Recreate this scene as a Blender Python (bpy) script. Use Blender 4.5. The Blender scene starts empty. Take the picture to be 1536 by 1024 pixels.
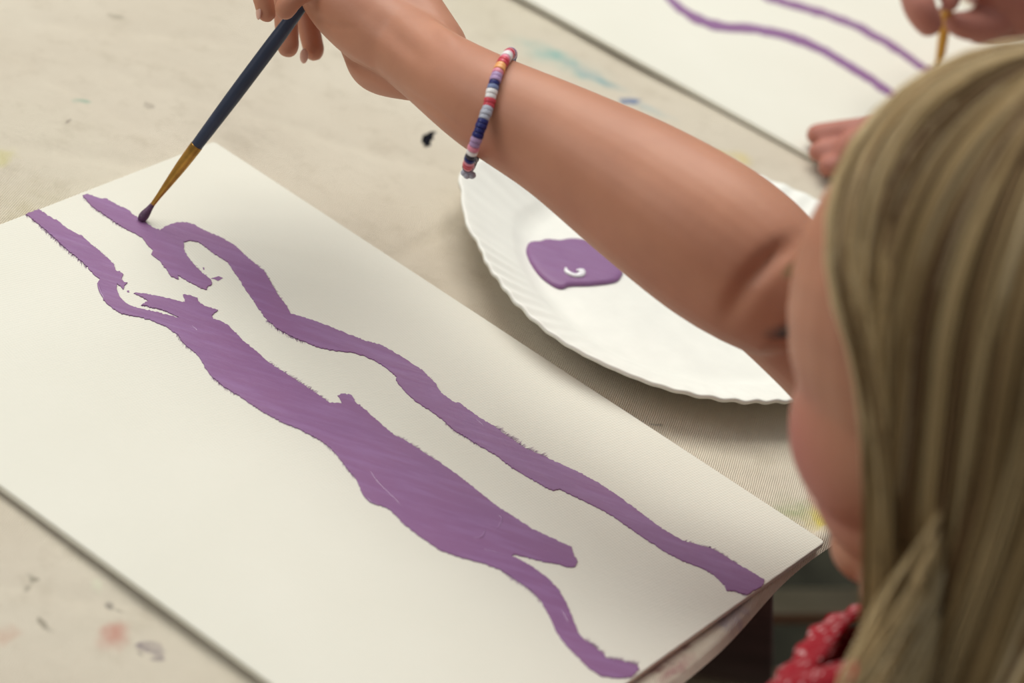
import bpy, bmesh, math, random
import numpy as np
from mathutils import Vector, Matrix, noise
random.seed(7); rng = np.random.RandomState(11)
scene = bpy.context.scene
COL = scene.collection
TZ = 0.70                                   # table top height above the floor

# ------------------------------------------------------------------ camera geometry (table plane is z = 0 while building)
PITCH, ROLL, HC, F = math.radians(33), math.radians(18), .590, 3600.0
fwd = np.array([0, math.cos(PITCH), -math.sin(PITCH)]); upv = np.array([0, math.sin(PITCH), math.cos(PITCH)]); rt = np.array([1., 0, 0])
CR = rt*math.cos(ROLL)+upv*math.sin(ROLL); CU = -rt*math.sin(ROLL)+upv*math.cos(ROLL); CP = np.array([0, 0, HC])
def P(x, y, z=0.0):
    v = fwd+CR*(x-768)/F-CU*(y-512)/F
    return CP+v*((z-HC)/v[2])
def D(x, y, d):
    # height above the table from a range measured along a 40 degree sight line
    u = -(y-512)/3285.; r_ = (x-768)/3285.; c, s_ = math.cos(math.radians(4)), math.sin(math.radians(4))
    z = .607+d*(-.6428+(r_*s_+u*c)*.766)
    return P(x, y, z)

# ------------------------------------------------------------------ helpers
def lin(c):
    return tuple([((v/255)/12.92 if v/255 <= .04045 else ((v/255+.055)/1.055)**2.4) for v in c]+[1.0])
class NT:
    def __init__(s, name, rough=.6, spec=.3):
        s.m = bpy.data.materials.new(name); s.m.use_nodes = True; s.t = s.m.node_tree; s.n = s.t.nodes; s.l = s.t.links
        s.b = s.n['Principled BSDF']; s.b.inputs['Roughness'].default_value = rough; s.b.inputs['Specular IOR Level'].default_value = spec
    def new(s, t, **k):
        n = s.n.new(t)
        for a, v in k.items(): setattr(n, a, v)
        return n
    def link(s, a, b): s.l.new(a, b)
    def val(s, sock, v):
        if hasattr(v, 'is_output'): s.l.new(v, sock)
        else: sock.default_value = v
    def coords(s, scale=(1, 1, 1), rot=(0, 0, 0), kind='Object'):
        tc = s.new('ShaderNodeTexCoord'); mp = s.new('ShaderNodeMapping')
        mp.inputs['Scale'].default_value = scale; mp.inputs['Rotation'].default_value = rot
        s.link(tc.outputs[kind], mp.inputs['Vector']); return mp.outputs[0]
    def noise(s, vec, scale, detail=4, rough=.55, out='Fac'):
        n = s.new('ShaderNodeTexNoise'); n.inputs['Scale'].default_value = scale; n.inputs['Detail'].default_value = detail
        n.inputs['Roughness'].default_value = rough; s.link(vec, n.inputs['Vector']); return n.outputs[out]
    def ramp(s, fac, stops):
        r = s.new('ShaderNodeValToRGB'); s.link(fac, r.inputs[0]); e = r.color_ramp.elements
        while len(e) < len(stops): e.new(.5)
        for i, (p, c) in enumerate(stops): e[i].position = p; e[i].color = c
        return r.outputs[0]
    def mix(s, fac, a, b, mode='MIX'):
        m = s.new('ShaderNodeMix', data_type='RGBA', blend_type=mode)
        s.val(m.inputs[0], fac); s.val(m.inputs[6], a); s.val(m.inputs[7], b); return m.outputs[2]
    def math(s, op, a, b=0.0, clamp=False):
        m = s.new('ShaderNodeMath', operation=op, use_clamp=clamp); s.val(m.inputs[0], a); s.val(m.inputs[1], b); return m.outputs[0]
    def rng(s, v, a, b, c=0.0, d=1.0):
        m = s.new('ShaderNodeMapRange', interpolation_type='SMOOTHSTEP'); s.link(v, m.inputs[0])
        for i, x in zip((1, 2, 3, 4), (a, b, c, d)): m.inputs[i].default_value = x
        return m.outputs[0]
    def bump(s, h, strength=.3, dist=.001):
        b = s.new('ShaderNodeBump'); b.inputs['Strength'].default_value = strength; b.inputs['Distance'].default_value = dist
        s.link(h, b.inputs['Height']); s.link(b.outputs[0], s.b.inputs['Normal'])
    def color(s, c): s.val(s.b.inputs['Base Color'], c)
def simple(name, c, rough=.6, spec=.3, var=.12, scale=40, metal=0.0, bump=0.0):
    t = NT(name, rough, spec); co = t.coords(); f = t.noise(co, scale)
    a = lin(c); lo = tuple([v*(1-var) for v in a[:3]]+[1]); hi = tuple([min(1, v*(1+var)) for v in a[:3]]+[1])
    t.color(t.ramp(f, [(.3, lo), (.7, hi)])); t.b.inputs['Metallic'].default_value = metal
    if bump: t.bump(f, bump, .001)
    return t.m
def mesh_obj(name, V, Fc, mat, parent=None, origin=None, smooth=True):
    V = np.asarray(V, float); me = bpy.data.meshes.new(name)
    o = bpy.data.objects.new(name, me); COL.objects.link(o)
    base = np.zeros(3)
    if parent is not None: o.parent = parent; base = np.array(parent['base'])
    elif origin is not None: base = np.array(origin, float); o.location = base; o['base'] = list(base)
    else: o['base'] = [0., 0., 0.]
    me.from_pydata([tuple(v) for v in (V-base)], [], [tuple(int(i) for i in f) for f in Fc]); me.update()
    if smooth: me.polygons.foreach_set('use_smooth', [True]*len(me.polygons))
    me.materials.append(mat); return o
def thing(name, base, label, cat, group=None):
    o = bpy.data.objects.new(name, None); COL.objects.link(o); o.location = base; o['base'] = [float(x) for x in base]
    o.empty_display_size = .02
    tag(o, label, cat, group); return o
def tag(o, label, cat, group=None):
    o['label'] = label; o['category'] = cat
    if group: o['group'] = group
    return o
class M:
    """collects shapes into one mesh"""
    def __init__(s): s.v = []; s.f = []
    def add(s, V, Fc):
        k = len(s.v); s.v += [tuple(x) for x in V]; s.f += [tuple(i+k for i in f) for f in Fc]; return s
    def box(s, c, a, b, d):
        c, a, b, d = map(np.asarray, (c, a, b, d)); V = [c+i*a+j*b+k*d for i in (-1, 1) for j in (-1, 1) for k in (-1, 1)]
        return s.add(V, [(0, 1, 3, 2), (4, 6, 7, 5), (0, 4, 5, 1), (2, 3, 7, 6), (0, 2, 6, 4), (1, 5, 7, 3)])
    def tube(s, pts, rad, n=16, squash=None, caps=3, close=False):
        """swept tube with rounded ends; squash = (axis, factor) flattens along an axis"""
        pts = np.asarray(pts, float); rad = np.asarray(rad, float)*np.ones(len(pts))
        if len(pts) > 2 and not close:                      # Catmull-Rom refinement
            q = []; r = []
            for i in range(len(pts)-1):
                p0 = pts[max(i-1, 0)]; p1 = pts[i]; p2 = pts[i+1]; p3 = pts[min(i+2, len(pts)-1)]
                r0 = rad[max(i-1, 0)]; r1 = rad[i]; r2 = rad[i+1]; r3 = rad[min(i+2, len(pts)-1)]
                for t in np.linspace(0, 1, 6)[:-1]:
                    c = lambda a, b, cc, d: .5*((2*b)+(-a+cc)*t+(2*a-5*b+4*cc-d)*t*t+(-a+3*b-3*cc+d)*t**3)
                    q.append(c(p0, p1, p2, p3)); r.append(c(r0, r1, r2, r3))
            q.append(pts[-1]); r.append(rad[-1]); pts = np.array(q); rad = np.array(r)
        if caps and not close:
            d0 = pts[0]-pts[1]; d0 /= np.linalg.norm(d0); d1 = pts[-1]-pts[-2]; d1 /= np.linalg.norm(d1)
            A = [(pts[0]+d0*rad[0]*math.sin(a), rad[0]*math.cos(a)) for a in np.linspace(0, math.pi/2*.97, caps+1)[1:]][::-1]
            B = [(pts[-1]+d1*rad[-1]*math.sin(a), rad[-1]*math.cos(a)) for a in np.linspace(0, math.pi/2*.97, caps+1)[1:]]
            pts = np.array([a[0] for a in A]+list(pts)+[b[0] for b in B]); rad = np.array([a[1] for a in A]+list(rad)+[b[1] for b in B])
        m = len(pts); T = np.gradient(pts, axis=0)
        if close: T = np.roll(pts, -1, 0)-np.roll(pts, 1, 0)
        T /= np.linalg.norm(T, axis=1)[:, None]+1e-12
        u = np.cross(T[0], [0.12, .3, .95]); u /= np.linalg.norm(u); V = []
        for i in range(m):
            u = u-T[i]*(u@T[i]); u /= np.linalg.norm(u); w = np.cross(T[i], u)
            for k in range(n):
                a = 2*math.pi*k/n; off = rad[i]*(math.cos(a)*u+math.sin(a)*w)
                if squash is not None:
                    ax = np.asarray(squash[0], float); ax /= np.linalg.norm(ax); off = off-ax*(off@ax)*(1-squash[1])
                V.append(pts[i]+off)
        Fc = []
        for i in range(m if close else m-1):
            j = (i+1) % m
            for k in range(n): Fc.append((i*n+k, i*n+(k+1) % n, j*n+(k+1) % n, j*n+k))
        if not close: Fc += [tuple(range(n))[::-1], tuple(range((m-1)*n, m*n))]
        return s.add(V, Fc)
    def ell(s, c, ax, n=24):
        """ellipsoid, ax = three axis vectors"""
        bm = bmesh.new(); bmesh.ops.create_uvsphere(bm, u_segments=n, v_segments=n//2, radius=1)
        A = np.array(ax, float); V = [np.asarray(c)+v.co.x*A[0]+v.co.y*A[1]+v.co.z*A[2] for v in bm.verts]
        Fc = [[v.index for v in f.verts] for f in bm.faces]; bm.free(); return s.add(V, Fc)
    def obj(s, name, mat, parent=None, origin=None, smooth=True): return mesh_obj(name, s.v, s.f, mat, parent, origin, smooth)
def apply_mods(o):
    bpy.context.view_layer.update()
    dg = bpy.context.evaluated_depsgraph_get(); e = o.evaluated_get(dg)
    me = bpy.data.meshes.new_from_object(e); mats = list(o.data.materials)
    o.modifiers.clear(); old = o.data; o.data = me
    if not me.materials:
        for m in mats: me.materials.append(m)
    bpy.data.meshes.remove(old)
    me.polygons.foreach_set('use_smooth', [True]*len(me.polygons))
def fuse(o, vox, it=6, fac=.6):
    r = o.modifiers.new('r', 'REMESH'); r.mode = 'VOXEL'; r.voxel_size = vox; r.use_smooth_shade = True
    s = o.modifiers.new('s', 'SMOOTH'); s.factor = fac; s.iterations = it
    apply_mods(o)
def bevel(o, w, seg=2, ang=40):
    b = o.modifiers.new('b', 'BEVEL'); b.width = w; b.segments = seg; b.limit_method = 'ANGLE'; b.angle_limit = math.radians(ang)
    apply_mods(o)
def flatpoly(name, outlines, z0, depth, bev, mat, parent):
    """filled 2-D outlines given a little raised, soft-edged body"""
    cu = bpy.data.curves.new(name, 'CURVE'); cu.dimensions = '2D'; cu.fill_mode = 'BOTH'; cu.extrude = depth; cu.bevel_depth = bev; cu.bevel_resolution = 2; cu.offset = -bev*.6
    base = np.array(parent['base']) if parent is not None else np.zeros(3)
    for ol in outlines:
        s = cu.splines.new('POLY'); s.points.add(len(ol)-1); s.use_cyclic_u = True
        for i, p in enumerate(ol): s.points[i].co = (p[0], p[1], 0, 1)
    o = bpy.data.objects.new(name, cu); COL.objects.link(o)
    bpy.context.view_layer.update(); dg = bpy.context.evaluated_depsgraph_get()
    me = bpy.data.meshes.new_from_object(o.evaluated_get(dg)); bpy.data.objects.remove(o); 
    n = np.zeros(len(me.vertices)*3); me.vertices.foreach_get('co', n); n = n.reshape(-1, 3); n[:, 2] += z0
    Fc = [tuple(p.vertices) for p in me.polygons]; bpy.data.meshes.remove(me)
    if parent is None:
        c = n.mean(0); c[2] = z0-depth-bev
        return mesh_obj(name, n, Fc, mat, None, c, False)
    return mesh_obj(name, n, Fc, mat, parent, None, False)
def rough_line(pts, step=4.0, amp=.5, closed=True):
    out = []; n = len(pts)
    for i in range(n if closed else n-1):
        a = np.array(pts[i], float); b = np.array(pts[(i+1) % n], float); d = np.linalg.norm(b-a); k = max(1, int(d/step))
        for j in range(k):
            p = a+(b-a)*j/k
            w = noise.noise_vector(Vector((p[0]*.5, p[1]*.5, 3.1)))
            out.append(p+np.array([w[0], w[1]])*amp*2)
    return out

# ------------------------------------------------------------------ materials
def canvas_mat():
    t = NT('primed canvas', .75, .2); co = t.coords()
    w1 = t.new('ShaderNodeTexWave', wave_type='BANDS', bands_direction='X'); w1.inputs['Scale'].default_value = 230; w1.inputs['Distortion'].default_value = 1.2; w1.inputs['Detail'].default_value = 1
    w2 = t.new('ShaderNodeTexWave', wave_type='BANDS', bands_direction='Y'); w2.inputs['Scale'].default_value = 230; w2.inputs['Distortion'].default_value = 1.2; w2.inputs['Detail'].default_value = 1
    co2 = t.coords(rot=(0, 0, math.radians(-53)))
    t.link(co2, w1.inputs[0]); t.link(co2, w2.inputs[0])
    h = t.math('ADD', w1.outputs['Fac'], w2.outputs['Fac']); h = t.math('ADD', h, t.math('MULTIPLY', t.noise(co, 300, 3), 2.0))
    f = t.noise(co, 9, 5)
    t.color(t.ramp(f, [(.3, lin((222, 219, 205))), (.7, lin((227, 224, 211)))])); t.bump(h, .22, .0002); return t.m
def paint_mat(name='violet paint', c1=(134, 96, 140), c2=(146, 108, 152), c3=(142, 98, 138), ro=.40, sp=.26):
    t = NT(name, ro, sp); co = t.coords(scale=(1, 7, 1), rot=(0, 0, math.radians(26.6)))
    c0 = t.coords()
    n1 = t.noise(co, 35, 6, .62); n2 = t.noise(c0, 45, 3); n3 = t.noise(c0, 420, 3)
    a = t.mix(n2, lin(c1), lin(c3)); a = t.mix(t.rng(n1, .42, .72), a, lin(c2)); t.color(a)
    h = t.math('ADD', t.math('MULTIPLY', n1, 1.6), t.math('MULTIPLY', n3, .35)); h = t.math('ADD', h, t.math('MULTIPLY', n2, 1.2))
    t.bump(h, .42, .0006); return t.m
def skin_mat(name, c, blush=None, bl_c=(186, 98, 92), var=.10):
    t = NT(name, .48, .35); co = t.coords(); f = t.noise(co, 28, 4); g = t.noise(co, 9, 2)
    a = lin(c); base = t.ramp(f, [(.3, tuple([a[0]*(1-var), a[1]*(1-var*1.3), a[2]*(1-var*1.3), 1])), (.7, tuple([min(1, a[0]*(1+var)), a[1]*(1+var), a[2]*(1+var), 1]))])
    base = t.mix(t.math('MULTIPLY', g, .35), base, lin((min(255, c[0]+6), c[1]-18, c[2]-14)))
    for (ctr, r, s, colr) in (blush or []):
        vm = t.new('ShaderNodeVectorMath', operation='DISTANCE'); t.link(co, vm.inputs[0]); vm.inputs[1].default_value = tuple(ctr)
        base = t.mix(t.rng(vm.outputs['Value'], r*1.25, r*.25, 0, s), base, lin(colr))
    t.color(base); t.b.inputs['Subsurface Weight'].default_value = .12; t.b.inputs['Subsurface Radius'].default_value = (.006, .0025, .0012); t.b.inputs['Subsurface Scale'].default_value = 1.0
    h = t.math('ADD', t.noise(co, 700, 2), t.math('MULTIPLY', t.noise(co, 160, 3), .8)); t.bump(h, .10, .0005); return t.m
def cloth_mat(stains):
    t = NT('stained canvas drop cloth', .92, .1); co = t.coords()
    f1 = t.noise(co, 6, 6); f2 = t.noise(co, 55, 5, .65); f3 = t.noise(co, 3, 2)
    col = t.ramp(f1, [(.32, lin((216, 204, 184))), (.68, lin((231, 221, 202)))])
    col = t.mix(t.rng(f2, .5, .72, 0, .30), col, lin((192, 179, 157)))
    col = t.mix(t.rng(f3, .45, .7, 0, .25), col, lin((203, 197, 165)))
    nz = t.new('ShaderNodeTexNoise'); nz.inputs['Scale'].default_value = 60; nz.inputs['Detail'].default_value = 4; t.link(co, nz.inputs['Vector'])
    sub = t.new('ShaderNodeVectorMath', operation='SUBTRACT'); t.link(nz.outputs['Color'], sub.inputs[0]); sub.inputs[1].default_value = (.5, .5, .5)
    mul = t.new('ShaderNodeVectorMath', operation='SCALE'); t.link(sub.outputs[0], mul.inputs[0]); mul.inputs['Scale'].default_value = .02
    add = t.new('ShaderNodeVectorMath', operation='ADD'); t.link(co, add.inputs[0]); t.link(mul.outputs[0], add.inputs[1])
    for (p, q, w, c, s, soft) in stains:
        A = P(*p); B = P(*q); ctr = (A+B)/2; L = np.linalg.norm(B-A)/2; ang = math.atan2(B[1]-A[1], B[0]-A[0])
        mp = t.new('ShaderNodeMapping', vector_type='TEXTURE'); mp.inputs['Location'].default_value = (ctr[0], ctr[1], 0)
        mp.inputs['Rotation'].default_value = (0, 0, ang); mp.inputs['Scale'].default_value = (L, w, 1e3)
        t.link(add.outputs[0] if s > .0 else co, mp.inputs['Vector'])
        ln = t.new('ShaderNodeVectorMath', operation='LENGTH'); t.link(mp.outputs[0], ln.inputs[0])
        k = t.rng(ln.outputs['Value'], 1.0+soft, 1.0-soft, 0, abs(s))
        if soft > .3: k = t.math('MULTIPLY', k, t.rng(f2, .35, .6, .35, 1.0))
        col = t.mix(k, col, lin(c))
    t.color(col)
    w1 = t.new('ShaderNodeTexWave', wave_type='BANDS', bands_direction='X'); w1.inputs['Scale'].default_value = 330; w1.inputs['Distortion'].default_value = 2.5; w1.inputs['Detail'].default_value = 2; w1.inputs['Detail Scale'].default_value = .5
    w2 = t.new('ShaderNodeTexWave', wave_type='BANDS', bands_direction='Y'); w2.inputs['Scale'].default_value = 330; w2.inputs['Distortion'].default_value = 2.5; w2.inputs['Detail'].default_value = 2; w2.inputs['Detail Scale'].default_value = .5
    co2 = t.coords(rot=(0, 0, math.radians(4))); t.link(co2, w1.inputs[0]); t.link(co2, w2.inputs[0])
    h = t.math('ADD', t.math('MULTIPLY', t.math('ADD', w1.outputs['Fac'], w2.outputs['Fac']), .5), t.math('MULTIPLY', f2, 2.2))
    h = t.math('ADD', h, t.math('MULTIPLY', t.noise(co, 25, 4), 3.5)); t.bump(h, .7, .0009); return t.m

MAT = {}
MAT['canvas'] = canvas_mat(); MAT['paint'] = paint_mat(); MAT['paint_wet'] = paint_mat('wet violet paint', (142, 104, 148), (154, 116, 160), (148, 106, 148), .2, .7); 
MAT['thin'] = paint_mat('thin violet paint', (146, 116, 160), (160, 128, 170), (150, 118, 160))
MAT['plate'] = simple('white paper plate', (238, 237, 228), .55, .35, .03, 60, bump=.08)
MAT['navy'] = simple('dark blue lacquered wood', (44, 52, 72), .38, .45, .15, 60)
MAT['brass'] = simple('brass ferrule', (176, 132, 62), .32, .5, .35, 90, metal=.85)
MAT['bristle'] = simple('paint loaded bristles', (96, 66, 92), .5, .4, .35, 400, bump=.5)
MAT['yellow'] = simple('yellow wood', (206, 152, 44), .45, .4, .12, 60)
MAT['wood'] = simple('dark stained wood', (112, 84, 80), .6, .3, .25, 20)
MAT['glint_white'] = simple('white painted glint', (240, 238, 240), .2, .6, .02, 50)  # colour of the highlight modelled on the paint pool

# ------------------------------------------------------------------ table with drop cloth
E1 = P(1250, 792); E2 = P(1003, 1020)
ed = (E1-E2)/np.linalg.norm(E1-E2); ed[2] = 0; en = np.array([-ed[1], ed[0], 0])
E1 = E1+en*.005
def TB(s, t, z=0.0): return E1+ed*s+en*t+np.array([0, 0, z])
S0, S1, W = -.75, .95, .80
table = thing('table', TB((S0+S1)/2, W/2, -TZ), 'dark wooden table under a stained canvas drop cloth', 'table')
m = M().box(TB((S0+S1)/2, W/2, -.020), ed*(S1-S0)/2, en*(W/2-.004), (0, 0, .0165)); o = m.obj('tabletop', MAT['wood'], table, smooth=False); bevel(o, .003)
# the leg that shows below the board, and the others
lx = D(1160, 960, .93)
def leg(c, wx, wy):
    o = M().box((c[0], c[1], (-.0365-TZ)/2), (wx, 0, 0), (0, wy, 0), (0, 0, (TZ-.0365)/2)).obj('leg', MAT['wood'], table, smooth=False); bevel(o, .003)
QA = P(1152, 880, -.045); QB = P(1160, 1105, -TZ); dl = QB-QA; sd = CR.copy(); sd[2] = 0; sd /= np.linalg.norm(sd)
bk = np.array([-sd[1], sd[0], 0])
o = mesh_obj('leg', [p+a*sd*.10*(-1)+b*bk*.03 for p in (QA+np.array([0, 0, .008]), QB) for a in (0, 1) for b in (0, 1)], [(0, 1, 3, 2), (4, 6, 7, 5), (0, 4, 5, 1), (2, 3, 7, 6), (0, 2, 6, 4), (1, 5, 7, 3)], MAT['wood'], table, smooth=False); bevel(o, .002)
for (s, t) in ((S1-.06, .06), (S1-.06, W-.06), (S0+.06, W-.06), (S0+.06, .08)):
    c = TB(s, t); leg(c, .035, .035)

# cloth grid following the table top and falling a little over its edges
ks = rng.uniform(-1, 1, (26, 2)); kf = rng.uniform(18, 70, 26); kp = rng.uniform(0, 6.28, 26)
ks /= np.linalg.norm(ks, axis=1)[:, None]
def wrinkle(x, y):
    h = 0
    for i in range(26): h = h+np.sin((ks[i, 0]*x+ks[i, 1]*y)*kf[i]+kp[i])/kf[i]
    return h
def cloth_grid():
    hang = .0055
    ss = np.linspace(S0-.03, S1+.03, 380); tt = np.concatenate([np.linspace(-hang-.002, 0, 8)[:-1], np.linspace(0, W, 190), np.linspace(W, W+.15, 12)[1:]])
    V = []
    for s in ss:
        for t in tt:
            x, y = E1[0]+ed[0]*s+en[0]*t, E1[1]+ed[1]*s+en[1]*t
            n = wrinkle(x, y)
            z = -.0012+.0011*math.tanh(n*9)
            # one long faint fold and a few short ones
            for (a, b, am, wd) in FOLDS:
                ab = b-a; L = np.linalg.norm(ab); q = np.array([x, y])-a[:2]; u = q@ab/L; v = (q[0]*ab[1]-q[1]*ab[0])/L
                if -.02 < u < L+.02: z += am*math.exp(-(v/wd)**2)*min(1, max(0, (u+.02)/.03))*min(1, max(0, (L+.02-u)/.03))
            z = min(z, 0.0)
            q = E1+ed*s+en*t
            if t < 0:
                k = -t; q = E1+ed*s-en*(.0035*min(1, k/.003)+k*.65); hh = k*.8*(1+.18*math.sin(s*60)+.1*math.sin(s*23+1))
                z = -max(0, hh-.002); q = q-en*(.0015*math.sin(s*47+k*90))
            elif t > W: k = t-W; z = -k; q = E1+ed*s+en*(W+.002)
            q = np.array([q[0], q[1], z]); V.append(q)
    n2 = len(tt); Fc = [(i*n2+j, (i+1)*n2+j, (i+1)*n2+j+1, i*n2+j+1) for i in range(len(ss)-1) for j in range(n2-1)]
    return V, Fc
FOLDS = [(P(560, 400)[:2], P(700, 322)[:2], -.0016, .0016), (P(0, 70)[:2], P(190, 180)[:2], -.0013, .004), (P(330, 150)[:2], P(620, 240)[:2], -.0012, .005), (P(60, 30)[:2], P(330, 60)[:2], -.0011, .004), (P(0, 210)[:2], P(230, 250)[:2], -.0012, .0045), (P(180, 110)[:2], P(380, 180)[:2], -.0012, .003), (P(20, 880)[:2], P(200, 900)[:2], -.0010, .003), (P(760, 150)[:2], P(560, 60)[:2], -.0010, .005), (P(950, 640)[:2], P(1190, 690)[:2], -.0011, .005)]
STAINS = [  # (px end a, px end b, half width m, colour, strength, softness)
    ((800, 62), (860, 92), .006, (128, 184, 178), .75, .75), ((850, 88), (925, 128), .005, (104, 160, 176), .80, .7),
    ((790, 66), (905, 118), .010, (168, 200, 188), .55, .9), ((935, 153), (955, 147), .0035, (70, 108, 160), .9, .5), ((960, 158), (1010, 178), .004, (150, 186, 196), .5, .8),
    ((633, 217), (650, 197), .0028, (20, 20, 28), 1.0, .2), ((110, 146), (134, 153), .0025, (120, 170, 150), .6, .7), ((100, 175), (108, 179), .0018, (110, 92, 84), .5, .6),
    ((165, 20), (180, 26), .002, (130, 120, 100), .4, .7), ((213, 155), (228, 158), .002, (120, 104, 90), .55, .6), ((0, 228), (24, 236), .007, (214, 206, 130), .5, .8),
    ((1075, 232), (1120, 236), .005, (226, 204, 110), .55, .8), ((1178, 752), (1220, 778), .010, (206, 200, 150), .6, .8), ((1205, 762), (1250, 788), .009, (214, 196, 100), .75, .6),
    ((1200, 735), (1240, 752), .006, (196, 128, 118), .6, .7), ((1170, 770), (1200, 742), .006, (150, 170, 130), .5, .8), ((1230, 775), (1248, 790), .005, (216, 200, 90), .6, .5),
    ((205, 963), (236, 966), .0022, (98, 76, 104), .8, .45), ((222, 966), (226, 982), .0020, (98, 76, 104), .75, .5), ((214, 984), (232, 984), .0016, (104, 84, 104), .7, .5),
    ((152, 892), (166, 906), .0022, (92, 82, 80), .8, .5), ((170, 905), (188, 915), .0010, (120, 108, 90), .5, .6), ((152, 938), (182, 958), .0060, (206, 140, 124), .75, .7),
    ((135, 872), (153, 874), .0028, (228, 224, 200), .9, .4), ((34, 862), (42, 852), .0018, (120, 112, 92), .7, .5), ((66, 933), (80, 946), .0012, (118, 108, 90), .7, .5), ((0, 945), (12, 960), .0045, (206, 160, 136), .6, .7),
    ((28, 872), (36, 866), .0018, (124, 112, 92), .5, .5), ((200, 970), (206, 974), .0012, (110, 96, 90), .6, .5), ((345, 955), (360, 962), .002, (170, 160, 140), .4, .6),
    ((980, 634), (1000, 640), .0010, (90, 86, 78), .6, .5), ((955, 1014), (1045, 942), .0032, (128, 62, 70), .7, .6), ((1070, 940), (1120, 900), .004, (150, 140, 168), .6, .6),
    ((985, 1024), (1030, 985), .0030, (160, 92, 100), .6, .6), ((0, 300), (90, 330), .02, (190, 178, 140), .4, .9), ((300, 170), (420, 230), .02, (190, 178, 160), .35, .9)]
MAT['cloth'] = cloth_mat(STAINS)
V, Fc = cloth_grid(); cloth = mesh_obj('drop_cloth', V, Fc, MAT['cloth'], None, (0, 0, 0)); tag(cloth, 'beige canvas drop cloth with old paint stains spread over the table', 'tablecloth')

# ------------------------------------------------------------------ canvas boards
def corner_round(poly, r, n=5):
    out = []
    for i in range(len(poly)):
        p = poly[i]; a = poly[i-1]-p; b = poly[(i+1) % len(poly)]-p; a = a/np.linalg.norm(a); b = b/np.linalg.norm(b)
        for t in np.linspace(0, 1, n): out.append((1-t)**2*(p+a*r)+2*t*(1-t)*p+t*t*(p+b*r))
    return out
def board(poly, z0, th, label, group=None):
    base = np.mean(poly, axis=0); base = np.array([base[0], base[1], z0])
    root = thing('canvas_board', base, label, 'canvas', group)
    pl = corner_round([np.array(p[:2]) for p in poly], .0022); n = len(pl)
    V = [(p[0], p[1], z0) for p in pl]+[(p[0], p[1], z0+th) for p in pl]
    Fc = [tuple(range(n))[::-1], tuple(range(n, 2*n))]+[(i, (i+1) % n, n+(i+1) % n, n+i) for i in range(n)]
    if np.cross(np.r_[pl[n//3]-pl[0], 0], np.r_[pl[2*n//3]-pl[0], 0])[2] < 0: Fc = [f[::-1] for f in Fc]
    o = mesh_obj('board', V, Fc, MAT['canvas'], root, smooth=False); bevel(o, .0005, 2); 
    o.data.polygons.foreach_set('use_smooth', [False]*len(o.data.polygons)); return root
ZB = .0036
def X(l1, l2):
    a = np.cross([*l1[0], 1.], [*l1[1], 1.]); b = np.cross([*l2[0], 1.], [*l2[1], 1.]); v = np.cross(a, b); return v[:2]/v[2]
A_, B_ = (321, 211.5), (1238, 812)
lAC = (A_, (0, 336)); lBD = (B_, (946.8, 1019)); lCD = ((0, 727), (408, 1024.5))
C_ = X(lAC, lCD); D_ = X(lBD, lCD)
b1 = board([P(*q, ZB) for q in (A_, B_, D_, C_)], .0006, ZB-.0006, 'white canvas board painted with violet bands, under the brush in the foreground')
BA = [(38.6,322),(58,314.2),(70.8,324),(86.4,331.8),(98,341.5),(111.8,349.3),(123.5,355.2),(137.2,367.9),(149,376.7),(160.6,387.4),(170.4,397.2),(173.3,407),(179.2,407.9),(184.6,412.8),(182.1,418.7),(186,424.5),(191.5,424.9),(186,428.4),(184.6,434.3),(180,429.4),(175.3,426.5),(175.3,434.3),(179.2,446),(190,456.8),(205.4,462.5),(228.8,467.4),(248.4,472.3),(270.8,478.1),(258,471.3),(244.5,465.4),(226.9,461.5),(212.2,457.6),(222,451.8),(212.2,445.9),(201.5,440),(219,441),(236.6,444.9),(252.3,447.9),(265.9,451.8),(277.7,454.3),(274.7,442),(283.5,443.9),(296.2,446.9),(297.2,452.7),(305,458.6),(316.7,462.5),(326.5,466.4),(317.7,473.2),(319.6,479.1),(328.4,481),(340.2,486.9),(351.9,498.6),(365.5,512.3),(384,527.3),(401.6,543.9),(425,558.6),(450.4,575.2),(471.9,588.9),(493.4,604.5),(505,604.5),(513.9,605.5),(507,593.8),(510.9,590.8),(527.5,592.8),(533.4,604.5),(548,615.2),(563.7,629.9),(573.4,638.7),(591.3,653.2),(611.8,663.5),(638.2,681),(661.7,695.7),(685,711.8),(714.4,735.3),(743.7,758.7),(773,777.5),(798.6,794),(826.3,806.5),(848.5,817.6),(856.8,820.4),(861,834.3),(866,842.6),(861.8,850.3),(851.3,850.9),(837.4,846.2),(815.3,842.6),(793,837),(770.9,831.5),(766.7,833.7),(779.2,839.8),(798.6,850.9),(820.8,867.5),(837.4,884.2),(848.5,903.6),(858.2,925.8),(866.5,947.9),(876.2,960.4),(892.9,971.5),(905.3,981.2),(909.5,988.1),(928.9,990.9),(956,998.5),(958.5,1004),(947,1016),(926,1017.2),(904,1014.5),(886,1004.8),(867.9,986.7),(848.5,967.3),(834.7,947.9),(823.6,923),(811,900.8),(798.6,886.9),(776.4,871.7),(751.5,855),(721,844),(687.7,835.6),(660,825.4),(644,814.4),(626.5,802.7),(606,786.6),(588.4,767.5),(581,761.7),(565,757.3),(550.3,750),(543,739.7),(535.7,720.6),(521,703),(504.9,682.5),(494.6,670.8),(480,660.6),(471.9,656.3),(448.4,643.6),(425,634.8),(397.7,620),(378,607.4),(356.6,592.8),(335,580),(317.6,564.5),(305.9,548.8),(300,537),(289.4,527),(275.7,515.2),(265.9,501.6),(248.4,489.8),(228.8,481),(205.4,475.2),(180,470.3),(168.4,462.6),(156.7,451.9),(149.9,436.3),(146,425.5),(149.9,418.7),(141,412.8),(131.3,401),(117.7,388.4),(102,375.7),(86.4,362),(72.7,349.3),(59,337.6),(45.4,326.9)]
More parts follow.
